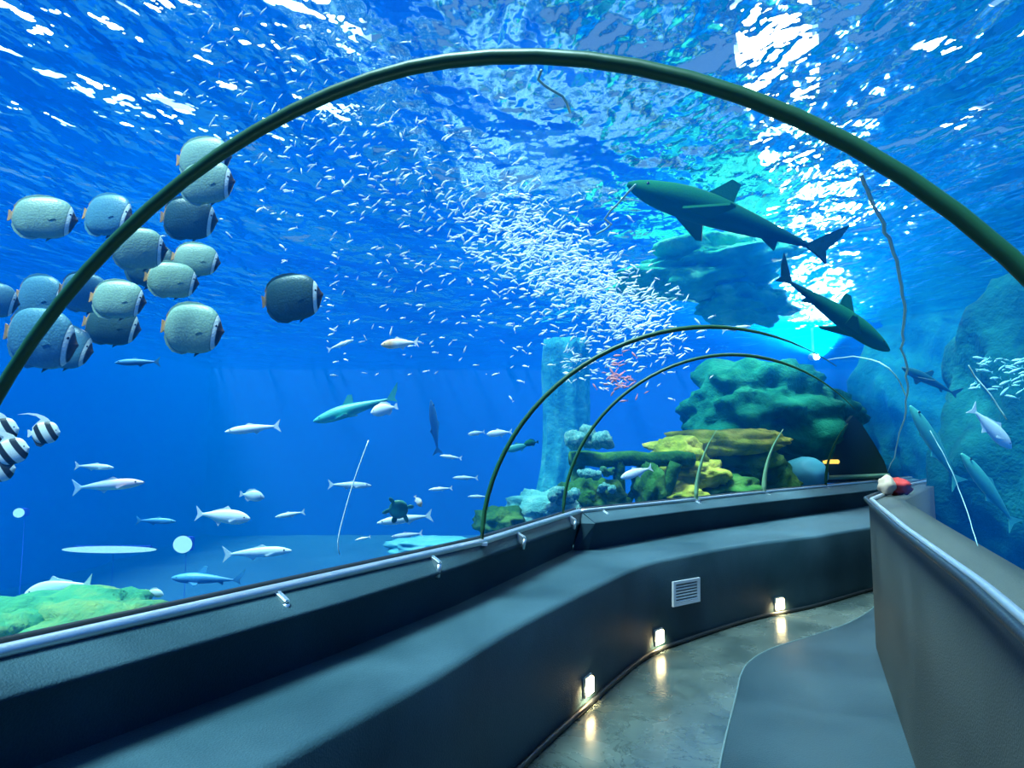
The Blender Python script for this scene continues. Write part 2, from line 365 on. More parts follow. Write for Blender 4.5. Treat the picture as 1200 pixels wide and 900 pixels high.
# ------------------------------------------------------------------ step lights, vent
def on_outer(px):
    i = min((i for i in range(2, NL - 2) if outer[i].y > 1), key=lambda i: abs(proj(outer[i])[0] - px))
    p = outer[i]; t = (outer[i + 1] - outer[i - 1]).normalized(); return p, math.atan2(t.y, t.x)
def emit(name, color, st):
    t = NT(name); e = t.new('Emission', Strength=st); e.inputs[0].default_value = (*color, 1); t.l.new(e.outputs[0], t.out.inputs[0]); return t.m
M['warm'] = emit('warm_lens', (1, .74, .34), 22)
def step_light(px, z, label):
    p, rz = on_outer(px); rt = tag(empty('step_light', (p.x, p.y, z), (0, 0, rz)), label, 'lamp')
    # local -y looks into the walkway
    link('housing', box('housing', -.062, .062, -.022, .0, -.062, .062, .006), M['steel'], rt)
    link('lens', box('lens', -.05, .05, -.036, -.0225, -.05, .05, .006), M['warm'], rt)
    l = bpy.data.lights.new('step_light_beam', 'AREA'); l.shape = 'RECTANGLE'; l.size = .09; l.size_y = .09; l.energy = 9; l.color = (1, .72, .35); l.spread = R(150)
    lo = bpy.data.objects.new('step_light_beam', l); COL.objects.link(lo); lo.parent = rt; lo.location = (0, -.042, 0); lo.rotation_euler = (R(62), 0, 0)
step_light(688, .125, 'small square warm step light low on the dark wall, nearest the camera')
step_light(767, .11, 'small square warm step light low on the wall, below the white vent')
step_light(912, .10, 'small square warm step light low on the wall, farthest along the walkway')
p, rz = on_outer(802)
vt = tag(empty('vent_grille', (p.x, p.y, .40), (0, R(2), rz)), 'white framed rectangular vent grille on the dark lower wall', 'vent')
for nm, q in (('frame_top', (-.2, .2, .075, .1)), ('frame_bottom', (-.2, .2, -.1, -.075)), ('frame_side', (-.2, -.165, -.075, .075)), ('frame_side', (.165, .2, -.075, .075))):
    link(nm, box(nm, q[0], q[1], -.018, 0, q[2], q[3]), M['white_paint'], vt)
link('back_plate', box('back_plate', -.165, .165, -.006, -.002, -.075, .075), M['black'], vt)
sl = box('slat', -.165, .165, -.015, -.003, -.005, .005)
for k in range(6):
    o = link('slat', sl, M['white_paint'], vt); o.location = (0, 0, -.06 + .024 * k); o.rotation_euler = (.6, 0, 0)
# far end of the tunnel
M['dark_teal'] = plain('dark_teal_wall', (.004, .03, .03), .5)
def pix_panel(pts, depth, th):
    f = [at(x, y, depth) for x, y in pts]; b = [q + Vector((0, th, 0)) for q in f]; n = len(f)
    return mesh('panel', f + b, [tuple(range(n))[::-1], tuple(range(n, 2 * n))] + [(i, (i + 1) % n, n + (i + 1) % n, n + i) for i in range(n)], False)
tag(link('wall_far_end', pix_panel([(958, 566), (966, 545), (978, 520), (990, 498), (1000, 487), (1010, 497), (1024, 519), (1036, 540), (1045, 566)], 11.6, .12), M['dark_teal']), kind='structure')
a, b = at(959, 560, 11.5), at(1042, 557, 11.5)
tag(link('trim_2', tube('trim_2', [a, a.lerp(b, .5), b], .035, 8), M['pale_metal']), kind='structure')
o = tag(link('wall_lamp', box('wall_lamp', -.13, .13, -.04, .04, -.035, .035, .015), emit('amber_lens', (1, .6, .1), 1.6)), 'small amber wall lamp glowing on the dark far end wall', 'lamp'); o.location = at(974, 541, 11.5)
# bundle at the bend
def blob(name, seed, sub=3, amp=.25, freq=1.6, sc=(1, 1, 1), crease=0.):
    bm = bmesh.new(); bmesh.ops.create_icosphere(bm, subdivisions=sub, radius=1)
    for v in bm.verts:
        d = v.co.normalized(); q = d * freq + Vector((seed * 3.7, seed * 1.3, seed))
        k = 1 + amp * noise.noise(q) + amp * .5 * noise.noise(q * 2.3) + amp * .25 * noise.noise(q * 5.1)
        if crease: k -= crease * abs(math.sin(4 * d.z + 2 * noise.noise(q)))**6
        v.co = Vector((d.x * sc[0], d.y * sc[1], d.z * sc[2])) * k
    return bm_mesh(name, bm, True)
M['red'] = plain('red_cloth', (.55, .03, .02), .7); M['cream'] = plain('cream_cloth', (.5, .36, .26), .8)
bd = tag(empty('cloth_bundle', (3.42, 6.22, 1.185)), 'crumpled red and cream bundle lying on the right wall at the bend', 'bundle')
o = link('red_cloth', blob('red_cloth', 3, 3, .4, 2, (.11, .09, .075)), M['red'], bd); o.location = (.08, .02, .07)
o = link('cream_cloth', blob('cream_cloth', 5, 3, .22, 1.6, (.075, .08, .085)), M['cream'], bd); o.location = (-.05, -.02, .08)
# ------------------------------------------------------------------ panels added above the water to make the surface glints
M['lamp'] = emit('glint_white', (.9, .95, 1), 16)  # glow of the emitters added for glints on the ripples
ZLMP = 5.7
def panel(x, y, w, l, rz, label, group=None):  # added emitter, visible only as glints through the water surface
    rt = tag(empty('glint_panel', (x, y, ZLMP), (0, 0, rz)), label, 'lamp', group)
    link('diffuser', box('diffuser', -w / 2, w / 2, -l / 2, l / 2, -.02, .02), M['lamp'], rt)
    link('housing', box('housing', -w / 2 - .04, w / 2 + .04, -l / 2 - .04, l / 2 + .04, .025, .14), M['white_paint'], rt)
row = [onz(902, 0, ZLMP), onz(952, 415, ZLMP)]
d = row[1] - row[0]; az = math.atan2(-d.x, d.y); n = 10
for i in range(n):
    t0, t1 = (i / n) ** 1.5, ((i + 1) / n) ** 1.5; p = row[0] + d * ((t0 + t1) / 2)
    panel(p.x, p.y, .62 + .11 * i, d.length * (t1 - t0) * .97, az, 'white panel added above the water for the bright glint row over the tunnel', 'added panels for the bright glint row')
for (px, py, w, l, lab) in [(170, 62, 1.7, .9, 'wide white panel added above the water for glints at upper left'), (75, 22, 1.1, .6, 'white panel added above the water for glints in the top left corner'), (268, 66, .5, .6, 'small white panel added above the water for glints right of the wide one'), (285, 128, .5, .5, 'small white panel added above the water for glints just over the near rib'),
                       (1120, 138, .6, .4, 'small round-looking panel added above the water for a glint at upper right'), (1150, 45, .9, .7, 'white panel added above the water for glints in the top right corner'), (195, 5, .6, .4, 'narrow white panel added above the water for glints at the top edge'), (60, 130, .8, .3, 'small white panel added above the water for glints at the left edge')]:
    p = onz(px, py, ZLMP); panel(p.x, p.y, w, l, .3, lab)
for px, py, w, l in [(110, 105, .5, .35), (232, 100, .5, .4), (200, 148, .4, .3), (330, 58, .45, .4), (385, 22, .5, .4), (140, 160, .35, .25), (330, 118, .3, .3), (20, 62, .6, .35), (240, 30, .5, .5)]:
    p = onz(px, py, ZLMP - .12); panel(p.x, p.y, w, l, .3, 'small white panel added above the water for denser glints at upper left', 'small added glint panels over the water at upper left')
M['glow_panel'] = emit('added_panel_glow', (.45, .74, 1), 6)  # unseen glowing panel added to lighten the water surface at upper left
p = onz(130, 60, 6.4); rt = tag(empty('glow_panel', (p.x, p.y, 6.4), (0, 0, .2)), 'wide unseen panel added to glow pale blue above the water at upper left', 'glow_panel')
link('diffuser', box('diffuser', -3.4, 3.0, -1.8, 2.2, -.02, .02), M['glow_panel'], rt); link('frame', box('frame', -3.5, 3.1, -1.9, 2.3, .025, .16), M['white_paint'], rt)
# bright light added near the surface beyond the bend: its glitter on the ripples is the white row
p = at(957, 418, 17.5); rt = tag(empty('glitter_light', p), 'round white light added just under the surface to make the glitter of the bright row', 'lamp')
link('lens', blob('lens', 1, 3, 0, 1, (.08, .05, .08)), M['lamp'], rt); o = link('housing', tube('housing', [(0, .05, 0), (0, .3, .03)], .09, 20), M['steel'], rt)
link('hanger', tube('hanger', [(0, .2, .1), (0, .2, ZS + .4 - p.z)], .03, 8), M['steel'], rt)
l = bpy.data.lights.new('glitter_beam', 'SPOT'); l.energy = 32000; l.shadow_soft_size = .09; l.spot_size = R(62); l.spot_blend = .6; l.color = (.93, .95, 1)
lo = bpy.data.objects.new('glitter_beam', l); COL.objects.link(lo); lo.parent = rt; lo.location = (0, -.3, 0); lo.rotation_euler = (Vector((-.5, -.8, .42))).to_track_quat('-Z', 'Y').to_euler()
# ------------------------------------------------------------------ rocks and corals
def rock_mat(name, c0, c1, c2):
    t = NT(name); a = t.noise(2.2, 6, rough=.6); b = t.noise(9, 4)
    c = t.ramp(a, [(.32, c0), (.5, c1), (.68, c2)])
    t.bsdf(c, .9, 0, t.bump(t.math('ADD', b, t.math('MULTIPLY', t.noise(30, 3), .4)), .7, .05), .05); return t.m
M['rock_yellow'] = rock_mat('yellow_green_rock', (.10, .16, .015), (.30, .36, .04), (.62, .55, .10))
M['rock_green'] = rock_mat('dark_green_rock', (.012, .07, .02), (.03, .14, .03), (.10, .24, .05))
M['rock_teal'] = rock_mat('teal_rock', (.002, .065, .04), (.006, .13, .075), (.02, .22, .12))
M['reflected_green'] = rock_mat('green_rock_reflection', (.01, .22, .10), (.03, .38, .2), (.12, .55, .3))  # green of rocks mirrored in the surface, given as solid colour
M['rock_dark'] = rock_mat('dark_teal_rock', (.002, .045, .045), (.003, .08, .07), (.008, .13, .11))
M['coral_lime'] = rock_mat('lime_coral', (.02, .17, .10), (.05, .25, .11), (.18, .29, .09))
M['coral_cyan'] = rock_mat('pale_cyan_coral', (.05, .28, .30), (.13, .45, .42), (.35, .62, .55))
M['cyan_smooth'] = plain('smooth_cyan_stone', (.07, .38, .48), .6, 0, .2, 3)
M['timber'] = rock_mat('algae_covered_timber', (.01, .06, .02), (.025, .13, .03), (.08, .24, .05))
def rock(name, px, py, depth, w, h, d, mat, label, seed, cat='rock', amp=.28, freq=1.5, crease=0., group=None, rot=(0, 0, 0), sub=4):
    o = link(name, blob(name, seed, sub, amp, freq, (w / 1600 * depth, d, h / 1600 * depth), crease), M[mat]); o.location = at(px, py, depth); o.rotation_euler = rot
    return tag(o, label, cat, group)
for i, (x, y, w, h, de, m, lab) in enumerate([
    (840, 520, 150, 34, 10.2, 'rock_yellow', 'broad flat yellow-green slab, topmost of the layered rock pile behind the far rail'),
    (795, 533, 60, 46, 9.8, 'rock_yellow', 'rounded yellow boulder at the upper left of the layered rock pile'),
    (870, 545, 110, 46, 10.4, 'rock_green', 'wide dark green rock layer behind the second glazing bar'),
    (815, 556, 80, 36, 9.6, 'rock_yellow', 'yellow-green rock layer in the middle of the pile left of the first pale bar'),
    (850, 574, 90, 34, 9.7, 'rock_green', 'green rock low in the pile between the two pale bars'),
    (795, 580, 70, 30, 9.4, 'rock_yellow', 'low yellow-green rock just above the rail clip at the pile foot'),
    (905, 570, 60, 60, 10.6, 'rock_green', 'dark green rock right of the second pale bar'),
    (880, 515, 80, 26, 10.8, 'rock_yellow', 'thin yellow-topped slab at the upper right of the rock pile'),
    (760, 572, 36, 66, 9.0, 'rock_green', 'leaning dark green rock at the left end of the pile')]):
    rock('layered_rock', x, y, de, w, h, .5, m, lab, i + 1, amp=.3, freq=1.7, crease=.12, group='layered rocks behind the far rail')
rock('submerged_boulder', 943, 556, 11.2, 50, 42, .35, 'cyan_smooth', 'smooth rounded cyan boulder between the rock pile and the dark end wall', 21, amp=.06)
rock('rock_cliff', 900, 482, 12.2, 185, 120, 1.0, 'rock_teal', 'large teal rock cliff rising behind the layered rock pile', 24, amp=.45, freq=1.4, crease=.1, sub=5)
rock('reflected_rock', 825, 315, 10.0, 200, 56, .9, 'reflected_green', 'teal green rock shape for a reflection in the water surface above the bend', 27, amp=.5, freq=1.8, crease=.15, sub=5, rot=(0, R(-8), 0))  # solid shapes standing in for green rock reflections on the water surface
rock('reflected_rock', 865, 352, 10.4, 110, 44, .8, 'reflected_green', 'dark green rock shape for a reflection below the larger teal one above the bend', 29, amp=.5, freq=1.8, crease=.15, sub=5, rot=(0, R(10), 0))
rock('rock_cliff', 1150, 480, 16, 240, 330, 2.0, 'rock_dark', 'dark teal rock cliff beyond the glass at the right', 31, amp=.35, freq=1.2, sub=5)
rock('rock_cliff', 1275, 500, 7.5, 300, 390, 1.1, 'rock_dark', 'nearer dark teal rock cliff at the right edge of the view', 33, amp=.35, freq=1.2, sub=5)
rock('coral_mound', 75, 735, 4.6, 230, 84, .6, 'coral_lime', 'lime green coral mound at the lower left beneath the butterflyfish', 41, 'coral', .3, 2.4, .08)
rock('coral_mound', -10, 770, 4.2, 120, 110, .5, 'coral_lime', 'yellowish coral mound at the left edge below the lime one', 43, 'coral', .3, 2.4, .08)
rock('reef_rock', 640, 598, 8.4, 90, 44, .4, 'coral_cyan', 'pale cyan reef rock between the second and third rib', 45, amp=.35, freq=2.2)
rock('reef_rock', 585, 612, 7.6, 60, 36, .3, 'rock_green', 'green reef rock at the foot of the second rib', 47, amp=.35, freq=2.2)
rock('reef_rock', 690, 588, 8.6, 80, 54, .4, 'rock_green', 'dark green reef rock under the timber beam inside the third rib', 48, amp=.4, freq=2.2)
rock('reef_rock', 515, 640, 7.0, 110, 22, .3, 'cyan_smooth', 'low blue-green reef rock along the rail left of the second rib', 49, amp=.3, freq=2.2)
def coral(px, py, depth, w, n, mat, label, seed):
    rnd = random.Random(seed); s = w / 1600 * depth; rt = tag(empty('coral', at(px, py, depth)), label, 'coral')
    me = blob('lobe', seed, 3, .3, 2.5)
    for i in range(n):
        o = link('lobe', me, M[mat], rt); a = rnd.uniform(0, 6.28); r = s * rnd.uniform(.1, .85)
        o.location = (r * math.cos(a), .5 * r * math.sin(a), rnd.uniform(-.3, .45) * s * (1.1 - r / s)); k = s * rnd.uniform(.22, .42); o.scale = (k, k, k * rnd.uniform(.6, 1)); o.rotation_euler = (rnd.random(), rnd.random(), rnd.random() * 6)
coral(690, 517, 8.7, 56, 16, 'coral_cyan', 'pale cyan lobed coral on top of the timber beam', 3)
coral(688, 557, 8.3, 36, 8, 'coral_cyan', 'pale green lobed coral below the left end of the timber beam', 4)
coral(712, 552, 8.4, 22, 6, 'coral_lime', 'small lime lobed coral hanging right below the beam', 5)
coral(711, 573, 8.2, 26, 7, 'coral_cyan', 'small pale cyan coral on the green reef rock', 6)
coral(660, 582, 8.0, 44, 9, 'coral_cyan', 'white-cyan coral cluster at the foot of the third rib', 7)
# sunken timber frame
fr = tag(empty('timber_frame', at(735, 600, 9.0)), 'sunken dark green timber frame with horizontal beam under the pale coral', 'timber'); f0 = fr.location.copy()
def timber(nm, a, b, r):
    P = [at(*a) - f0, at(*b) - f0]; pts = [P[0].lerp(P[1], k / 8) + Vector((0, 0, .015 * math.sin(k * 2.1))) for k in range(9)]
    link(nm, tube(nm, pts, r, 8), M['timber'], fr)
timber('beam', (668, 538, 8.9), (812, 538, 9.2), .10)
timber('post', (678, 540, 8.95), (672, 640, 8.95), .09); timber('post', (725, 540, 9.0), (727, 640, 9.0), .08)
timber('brace', (792, 542, 9.05), (768, 610, 9.05), .09); timber('brace', (760, 545, 9.1), (735, 590, 9.1), .05)
# turquoise fluted column
M['pillar'] = rock_mat('turquoise_pillar', (.015, .16, .22), (.03, .26, .30), (.08, .36, .38))
def column(px, depth, w, z0, z1, label):
    c = at(px, 500, depth); n = 48; vs, fs = [], []; m = 24
    for j in range(m + 1):
        z = z0 + (z1 - z0) * j / m
        for k in range(n):
            a = 2 * math.pi * k / n; r = w * (1 + .09 * math.sin(9 * a + .4 * z) + .12 * noise.noise(Vector((math.cos(a) * 2, math.sin(a) * 2, z * .7))))
            vs.append((c.x + .10 * (z - 1) + .14 * math.sin(z * 1.1) + r * math.cos(a), c.y + r * math.sin(a), z))
    fs = [(j * n + k, j * n + (k + 1) % n, (j + 1) * n + (k + 1) % n, (j + 1) * n + k) for j in range(m) for k in range(n)]
    fs += [tuple(range(n))[::-1], tuple(m * n + k for k in range(n))]
    tag(link('rock_pillar', mesh('rock_pillar', vs, fs), M['pillar']), label, 'pillar')
column(655, 17.0, .55, ZB, 4.3, 'pale turquoise fluted pillar rising behind the second rib')
# ------------------------------------------------------------------ submerged lamps
M['lampwater'] = emit('submerged_lens', (.35, .85, 1), 1.3)
def sublamp(px, py, depth, w, h, label):
    rt = tag(empty('submerged_lamp', at(px, py, depth)), label, 'lamp'); W_, H_ = w / 1600 * depth, h / 1600 * depth
    o = link('lens', blob('lens', 1, 3, 0, 1, (W_, .05, H_)), M['lampwater'], rt)
    link('housing', box('housing', -W_ * .8, W_ * .8, .03, .12, -H_ * .8, H_ * .8, .01), M['tank_blue'], rt)
    z = rt.location.z; link('stand', tube('stand', [(0, .09, 0), (0, .09, (ZB - z) / 2), (0, .09, ZB + .1 - z)], .003, 6), M['tank_blue'], rt)
sublamp(128, 644, 8, 112, 8, 'long submerged tube lamp glowing white near the tank floor at left')
sublamp(214, 638, 7.5, 22, 20, 'round submerged lamp glowing white right of the long tube lamp')
sublamp(22, 601, 7, 11, 11, 'tiny round submerged lamp glowing at the left edge below the striped fish')
# ------------------------------------------------------------------ fish
def loft_fish(name, prof, n=16):       # prof: (x, top, bottom, half width)
    vs, fs = [], []; m = len(prof)
    for x, t, b, w in prof:
        c = (t + b) / 2; hh = (t - b) / 2
        for k in range(n):
            a = 2 * math.pi * k / n; vs.append((x, w * math.sin(a), c + hh * math.cos(a)))
    fs = [(i * n + k, i * n + (k + 1) % n, (i + 1) * n + (k + 1) % n, (i + 1) * n + k) for i in range(m - 1) for k in range(n)]
    fs += [tuple(range(n))[::-1], tuple((m - 1) * n + k for k in range(n))]
    return mesh(name, vs, fs)
def dense(prof, k=4):
    P = [Vector((a, b, c)) for a, b, c, _ in prof]; Wd = [q[3] for q in prof]; out = []
    for i in range(len(prof) - 1):
        p0 = prof[max(i - 1, 0)]; p1, p2 = prof[i], prof[i + 1]; p3 = prof[min(i + 2, len(prof) - 1)]
        for j in range(k):
            t = j / k; out.append(tuple(.5 * (2 * b + (c - a) * t + (2 * a - 5 * b + 4 * c - d) * t * t + (3 * b - a - 3 * c + d) * t ** 3) for a, b, c, d in zip(p0, p1, p2, p3)))
    out.append(prof[-1]); return [(x, max(t, b + .004), b, max(w, .002)) for x, t, b, w in out]
def fin(name, pts, th=.008, axis='y', y=0.):
    n = len(pts); vs = []
    for s_ in (-th, th):
        for x, z in pts: vs.append((x, y + s_, z) if axis == 'y' else (x, z, y + s_))
    return mesh(name, vs, [tuple(range(n)), tuple(range(n, 2 * n))[::-1]] + [(i, i + n, (i + 1) % n + n, (i + 1) % n) for i in range(n)], False)
def eye_mesh(): 
    bm = bmesh.new(); bmesh.ops.create_icosphere(bm, subdivisions=1, radius=1); return bm_mesh('eye', bm, True)
EYEM = eye_mesh(); M['eye'] = plain('fish_eye', (.005, .005, .008), .15, spec=.8)
def band_mat(name, stops, skew=0., scale=38, scales=.25, back=(1, 1, 1), belly=(1, 1, 1), rough=.42, spec=.35):
    t = NT(name); tc = t.new('TexCoord').outputs['Object']; sx = t.new('SeparateXYZ'); t.l.new(tc, sx.inputs[0])
    x = t.math('ADD', t.math('ADD', sx.outputs[0], .5), t.math('MULTIPLY', sx.outputs[2], skew))
    c = t.ramp(x, stops)
    v = t.new('TexVoronoi', Scale=scale); t.l.new(tc, v.inputs['Vector'])
    g = t.ramp(v.outputs['Distance'], [(.15, (1, 1, 1)), (.6, (1 - scales,) * 3)])
    m = t.new('Mix', data_type='RGBA', blend_type='MULTIPLY'); m.inputs[0].default_value = 1; t.l.new(c, m.inputs[6]); t.l.new(g, m.inputs[7])
    zz = t.ramp(t.math('ADD', sx.outputs[2], .5), [(.42, belly), (.62, back)])
    m2 = t.new('Mix', data_type='RGBA', blend_type='MULTIPLY'); m2.inputs[0].default_value = 1; t.l.new(m.outputs[2], m2.inputs[6]); t.l.new(zz, m2.inputs[7])
    t.bsdf(m2.outputs[2], rough, 0, t.bump(v.outputs['Distance'], .12, .008), spec); return t.m
G = (.30, .40, .30); K = (.02, .03, .03); WH = (.85, .92, .85)
def collar_mat(name, g):
    return band_mat(name, [(0, (.55, .32, .14)), (.05, (.55, .30, .12)), (.09, g), (.85, g), (.868, [x * .5 for x in g]), (.875, WH), (.92, WH), (.932, K), (.97, (.05, .035, .03)), (1, (.10, .07, .05))], -.10, 30, .16)
M['collar_a'] = collar_mat('butterflyfish_skin_pale', (.28, .46, .34)); M['collar_b'] = collar_mat('butterflyfish_skin_blue', (.09, .28, .36)); M['collar_c'] = collar_mat('butterflyfish_skin_dark', (.03, .10, .10))
M['banner'] = band_mat('bannerfish_skin', [(0, WH), (.18, WH), (.20, K), (.40, K), (.42, WH), (.66, WH), (.68, K), (.86, K), (.88, WH), (1, WH)], .55, 60, .1)
M['silver'] = band_mat('silver_fish_skin', [(0, (.6, .75, .8)), (1, (.75, .85, .88))], 0, 60, .15, (.8, .9, .95), (1, 1, 1), .3)
M['pale'] = band_mat('pale_fish_skin', [(0, (.75, .85, .88)), (1, (.9, .95, .95))], 0, 60, .1)
M['pinkish'] = band_mat('pinkish_fish_skin', [(0, (.35, .6, .8)), (.5, (.55, .65, .8)), (.75, (.85, .6, .65)), (1, (.8, .65, .7))], 0, 60, .1)
M['orange'] = band_mat('orange_white_fish_skin', [(0, (.95, .9, .8)), (.55, (.95, .9, .8)), (.75, (.9, .5, .2)), (1, (.95, .7, .4))], 0, 60, .1)
M['blue_fish'] = band_mat('blue_fish_skin', [(0, (.03, .18, .4)), (1, (.06, .26, .5))], 0, 60, .2, (1.6, 1.8, 1.6), (.6, .6, .7))
M['teal_fish'] = band_mat('teal_fish_skin', [(0, (.03, .30, .30)), (1, (.06, .42, .36))], 0, 60, .15, (1, 1, 1), (1.2, 1.2, 1.1))
M['green_shark'] = band_mat('dark_green_shark_skin', [(0, (.002, .035, .04)), (.5, (.004, .10, .04)), (1, (.008, .14, .04))], 0, 90, .1, rough=.8, spec=.05)
M['green_turtle'] = band_mat('green_shell', [(0, (.05, .3, .15)), (1, (.08, .4, .2))], 0, 9, .6)
M['fin_clear'] = plain('pale_fin', (.35, .45, .45), .5); M['fin_dark'] = plain('dark_fin', (.03, .05, .05), .5); M['fin_orange'] = plain('orange_tail_patch', (.65, .33, .10), .5)
BUT = dense([(-.46, .05, -.05, .012), (-.42, .16, -.15, .03), (-.34, .28, -.27, .05), (-.2, .345, -.35, .085), (0, .37, -.37, .10), (.18, .36, -.36, .10), (.31, .31, -.32, .085), (.40, .22, -.25, .065), (.45, .12, -.16, .045), (.485, .045, -.075, .025), (.515, .005, -.025, .012)])
JACK = dense([(-.40, .022, -.022, .012), (-.30, .05, -.045, .025), (-.1, .105, -.10, .05), (.1, .135, -.13, .065), (.28, .125, -.125, .062), (.40, .085, -.085, .045), (.47, .04, -.05, .025), (.5, .012, -.02, .012)])
SLIM = dense([(-.42, .012, -.012, .008), (-.3, .035, -.03, .02), (-.1, .065, -.06, .04), (.12, .078, -.075, .05), (.3, .068, -.065, .045), (.42, .04, -.042, .03), (.5, .008, -.014, .01)])
SHARK = dense([(-.44, .012, -.012, .008), (-.34, .028, -.024, .018), (-.15, .06, -.05, .045), (.05, .085, -.07, .07), (.22, .085, -.075, .075), (.36, .06, -.065, .06), (.45, .034, -.04, .035), (.5, .008, -.012, .012)])
STUB = dense([(-.38, .03, -.03, .015), (-.28, .08, -.07, .04), (-.08, .20, -.17, .09), (.12, .24, -.21, .12), (.3, .2, -.18, .11), (.42, .11, -.11, .07), (.5, .02, -.03, .02)])
FORK = [(-.39, .02), (-.44, .06), (-.53, .15), (-.50, .05), (-.485, 0), (-.50, -.05), (-.53, -.14), (-.44, -.055), (-.39, -.02)]
def spec(kind):
    p = []
    if kind == 'butterfly':
        p = [('body', loft_fish('body', BUT), 'skin'),
             ('dorsal_fin', fin('dorsal_fin', [(.26, .30), (.18, .36), (.05, .40), (-.12, .405), (-.28, .36), (-.38, .28), (-.44, .17), (-.42, .10), (-.2, .3), (0, .34), (.2, .32)]), 'fin'),
             ('anal_fin', fin('anal_fin', [(.02, -.35), (-.12, -.40), (-.28, -.37), (-.39, -.27), (-.44, -.16), (-.42, -.08), (-.2, -.3)]), 'fin'),
             ('tail_fin', fin('tail_fin', [(-.45, .05), (-.475, .09), (-.505, .10), (-.5, 0), (-.505, -.10), (-.475, -.09), (-.45, -.05)]), 'fin_orange'),
             ('pectoral_fin', fin('pectoral_fin', [(.22, -.04), (.14, -.01), (.10, -.05), (.13, -.08)], .003, 'y', -.103), 'skin'),
             ('pelvic_fin', fin('pelvic_fin', [(.2, -.33), (.08, -.42), (.1, -.34)], .006), 'fin_dark')]
        ex, ez, er, ey = .41, .06, .022, .052
    elif kind == 'banner':
        p = [('body', loft_fish('body', BUT), 'skin'),
             ('dorsal_fin', fin('dorsal_fin', [(.2, .33), (.10, .46), (-.05, .56), (-.3, .66), (-.6, .70), (-.95, .66), (-.6, .655), (-.32, .58), (-.15, .46), (-.3, .34), (-.44, .2), (-.42, .1), (0, .34)]), 'white'),
             ('anal_fin', fin('anal_fin', [(.05, -.34), (-.15, -.48), (-.30, -.42), (-.44, -.16), (-.4, -.08), (-.2, -.3)]), 'fin_dark'),
             ('tail_fin', fin('tail_fin', [(-.45, .05), (-.56, .13), (-.60, .12), (-.585, 0), (-.60, -.12), (-.56, -.13), (-.45, -.05)]), 'white')]
        ex, ez, er, ey = .40, .06, .025, .055
    elif kind == 'stub':
        p = [('body', loft_fish('body', STUB), 'skin'), ('tail_fin', fin('tail_fin', [(-.37, .03), (-.46, .11), (-.52, .13), (-.50, 0), (-.52, -.12), (-.46, -.10), (-.37, -.03)]), 'skin'),
             ('dorsal_fin', fin('dorsal_fin', [(.2, .22), (.05, .30), (-.15, .26), (-.28, .14), (-.26, .07), (0, .2)]), 'skin'), ('anal_fin', fin('anal_fin', [(-.02, -.18), (-.15, -.25), (-.28, -.13), (-.26, -.06)]), 'skin')]
        ex, ez, er, ey = .37, .05, .022, .085
    elif kind == 'shark':
        p = [('body', loft_fish('body', SHARK), 'skin'), ('tail_fin', fin('tail_fin', [(-.43, .012), (-.5, .08), (-.6, .17), (-.57, .08), (-.52, .0), (-.54, -.06), (-.48, -.03), (-.43, -.012)]), 'skin'),
             ('dorsal_fin', fin('dorsal_fin', [(.12, .08), (.02, .19), (-.03, .18), (-.02, .07)]), 'skin'),
             ('pectoral_fin', fin('pectoral_fin', [(.22, .06), (.05, .26), (.02, .25), (.08, .05)], .006, 'z', -.05), 'skin'), ('pectoral_fin', fin('pectoral_fin', [(.22, -.06), (.05, -.26), (.02, -.25), (.08, -.05)], .006, 'z', -.05), 'skin'),
             ('anal_fin', fin('anal_fin', [(-.2, -.04), (-.28, -.08), (-.28, -.03)]), 'skin')]
        ex, ez, er, ey = .41, .015, .009, .045
    else:
        pr, hh = (JACK, .13) if kind == 'jack' else (SLIM, .075)
        k = hh / .13
        p = [('body', loft_fish('body', pr), 'skin'), ('tail_fin', fin('tail_fin', [(x, z * (.6 + .4 * k)) for x, z in FORK], .006), 'skin'),
             ('dorsal_fin', fin('dorsal_fin', [(.14, .12 * k), (.06, .2 * k), (-.02, .15 * k), (-.22, .085 * k), (-.2, .06 * k)], .006), 'skin'),
             ('anal_fin', fin('anal_fin', [(-.02, -.11 * k), (-.08, -.19 * k), (-.12, -.13 * k), (-.24, -.06 * k), (-.2, -.05 * k)], .006), 'skin'),
             ('pectoral_fin', fin('pectoral_fin', [(.26, -.02 * k), (.12, -.06 * k), (.14, -.1 * k)], .005, 'y', -.06 * (.7 + .3 * k)), 'skin')]
        ex, ez, er, ey = .40, .02, .016, .042
    return p, (ex, ez, er, ey)
SPECS = {k: spec(k) for k in ('butterfly', 'banner', 'jack', 'slim', 'shark', 'stub')}
MESHES = {}
def orient(nose, tail, roll=0.):
    x = (nose - tail).normalized(); y = Vector((0, 0, 1)).cross(x).normalized(); z = x.cross(y)
    m = Matrix((x, y, z)).transposed(); return (m @ Matrix.Rotation(roll, 3, 'X')).to_euler()
def fish(kind, skin, nose, tail, depth, label, name, cat='fish', group=None, roll=0., dd=0., fins='fin_dark', eyes=True, bodylen=1.03):
    a, b = at(*nose, depth - dd / 2), at(*tail, depth + dd / 2); Ls = (a - b).length / bodylen
    rt = tag(empty(name, (a + b) / 2, orient(a, b, roll)), label, cat, group); rt.scale = (Ls,) * 3
    parts, (ex, ez, er, ey) = SPECS[kind]
    for nm, me, mk in parts:
        mk = {'skin': skin, 'fin': skin, 'white': 'white_fin'}.get(mk, mk)
        key = (kind, me.name, mk)
        if key not in MESHES:
            c = me.copy(); c.materials.clear(); c.materials.append(M[mk]); MESHES[key] = c
        link(nm, MESHES[key], None, rt)
    if eyes:
        for s_ in (-1, 1):
            o = link('eye', EYEM, M['eye'], rt); o.location = (ex, s_ * ey, ez); o.scale = (er, er * .5, er)
    return rt
M['white_fin'] = plain('white_fin', WH, .5)
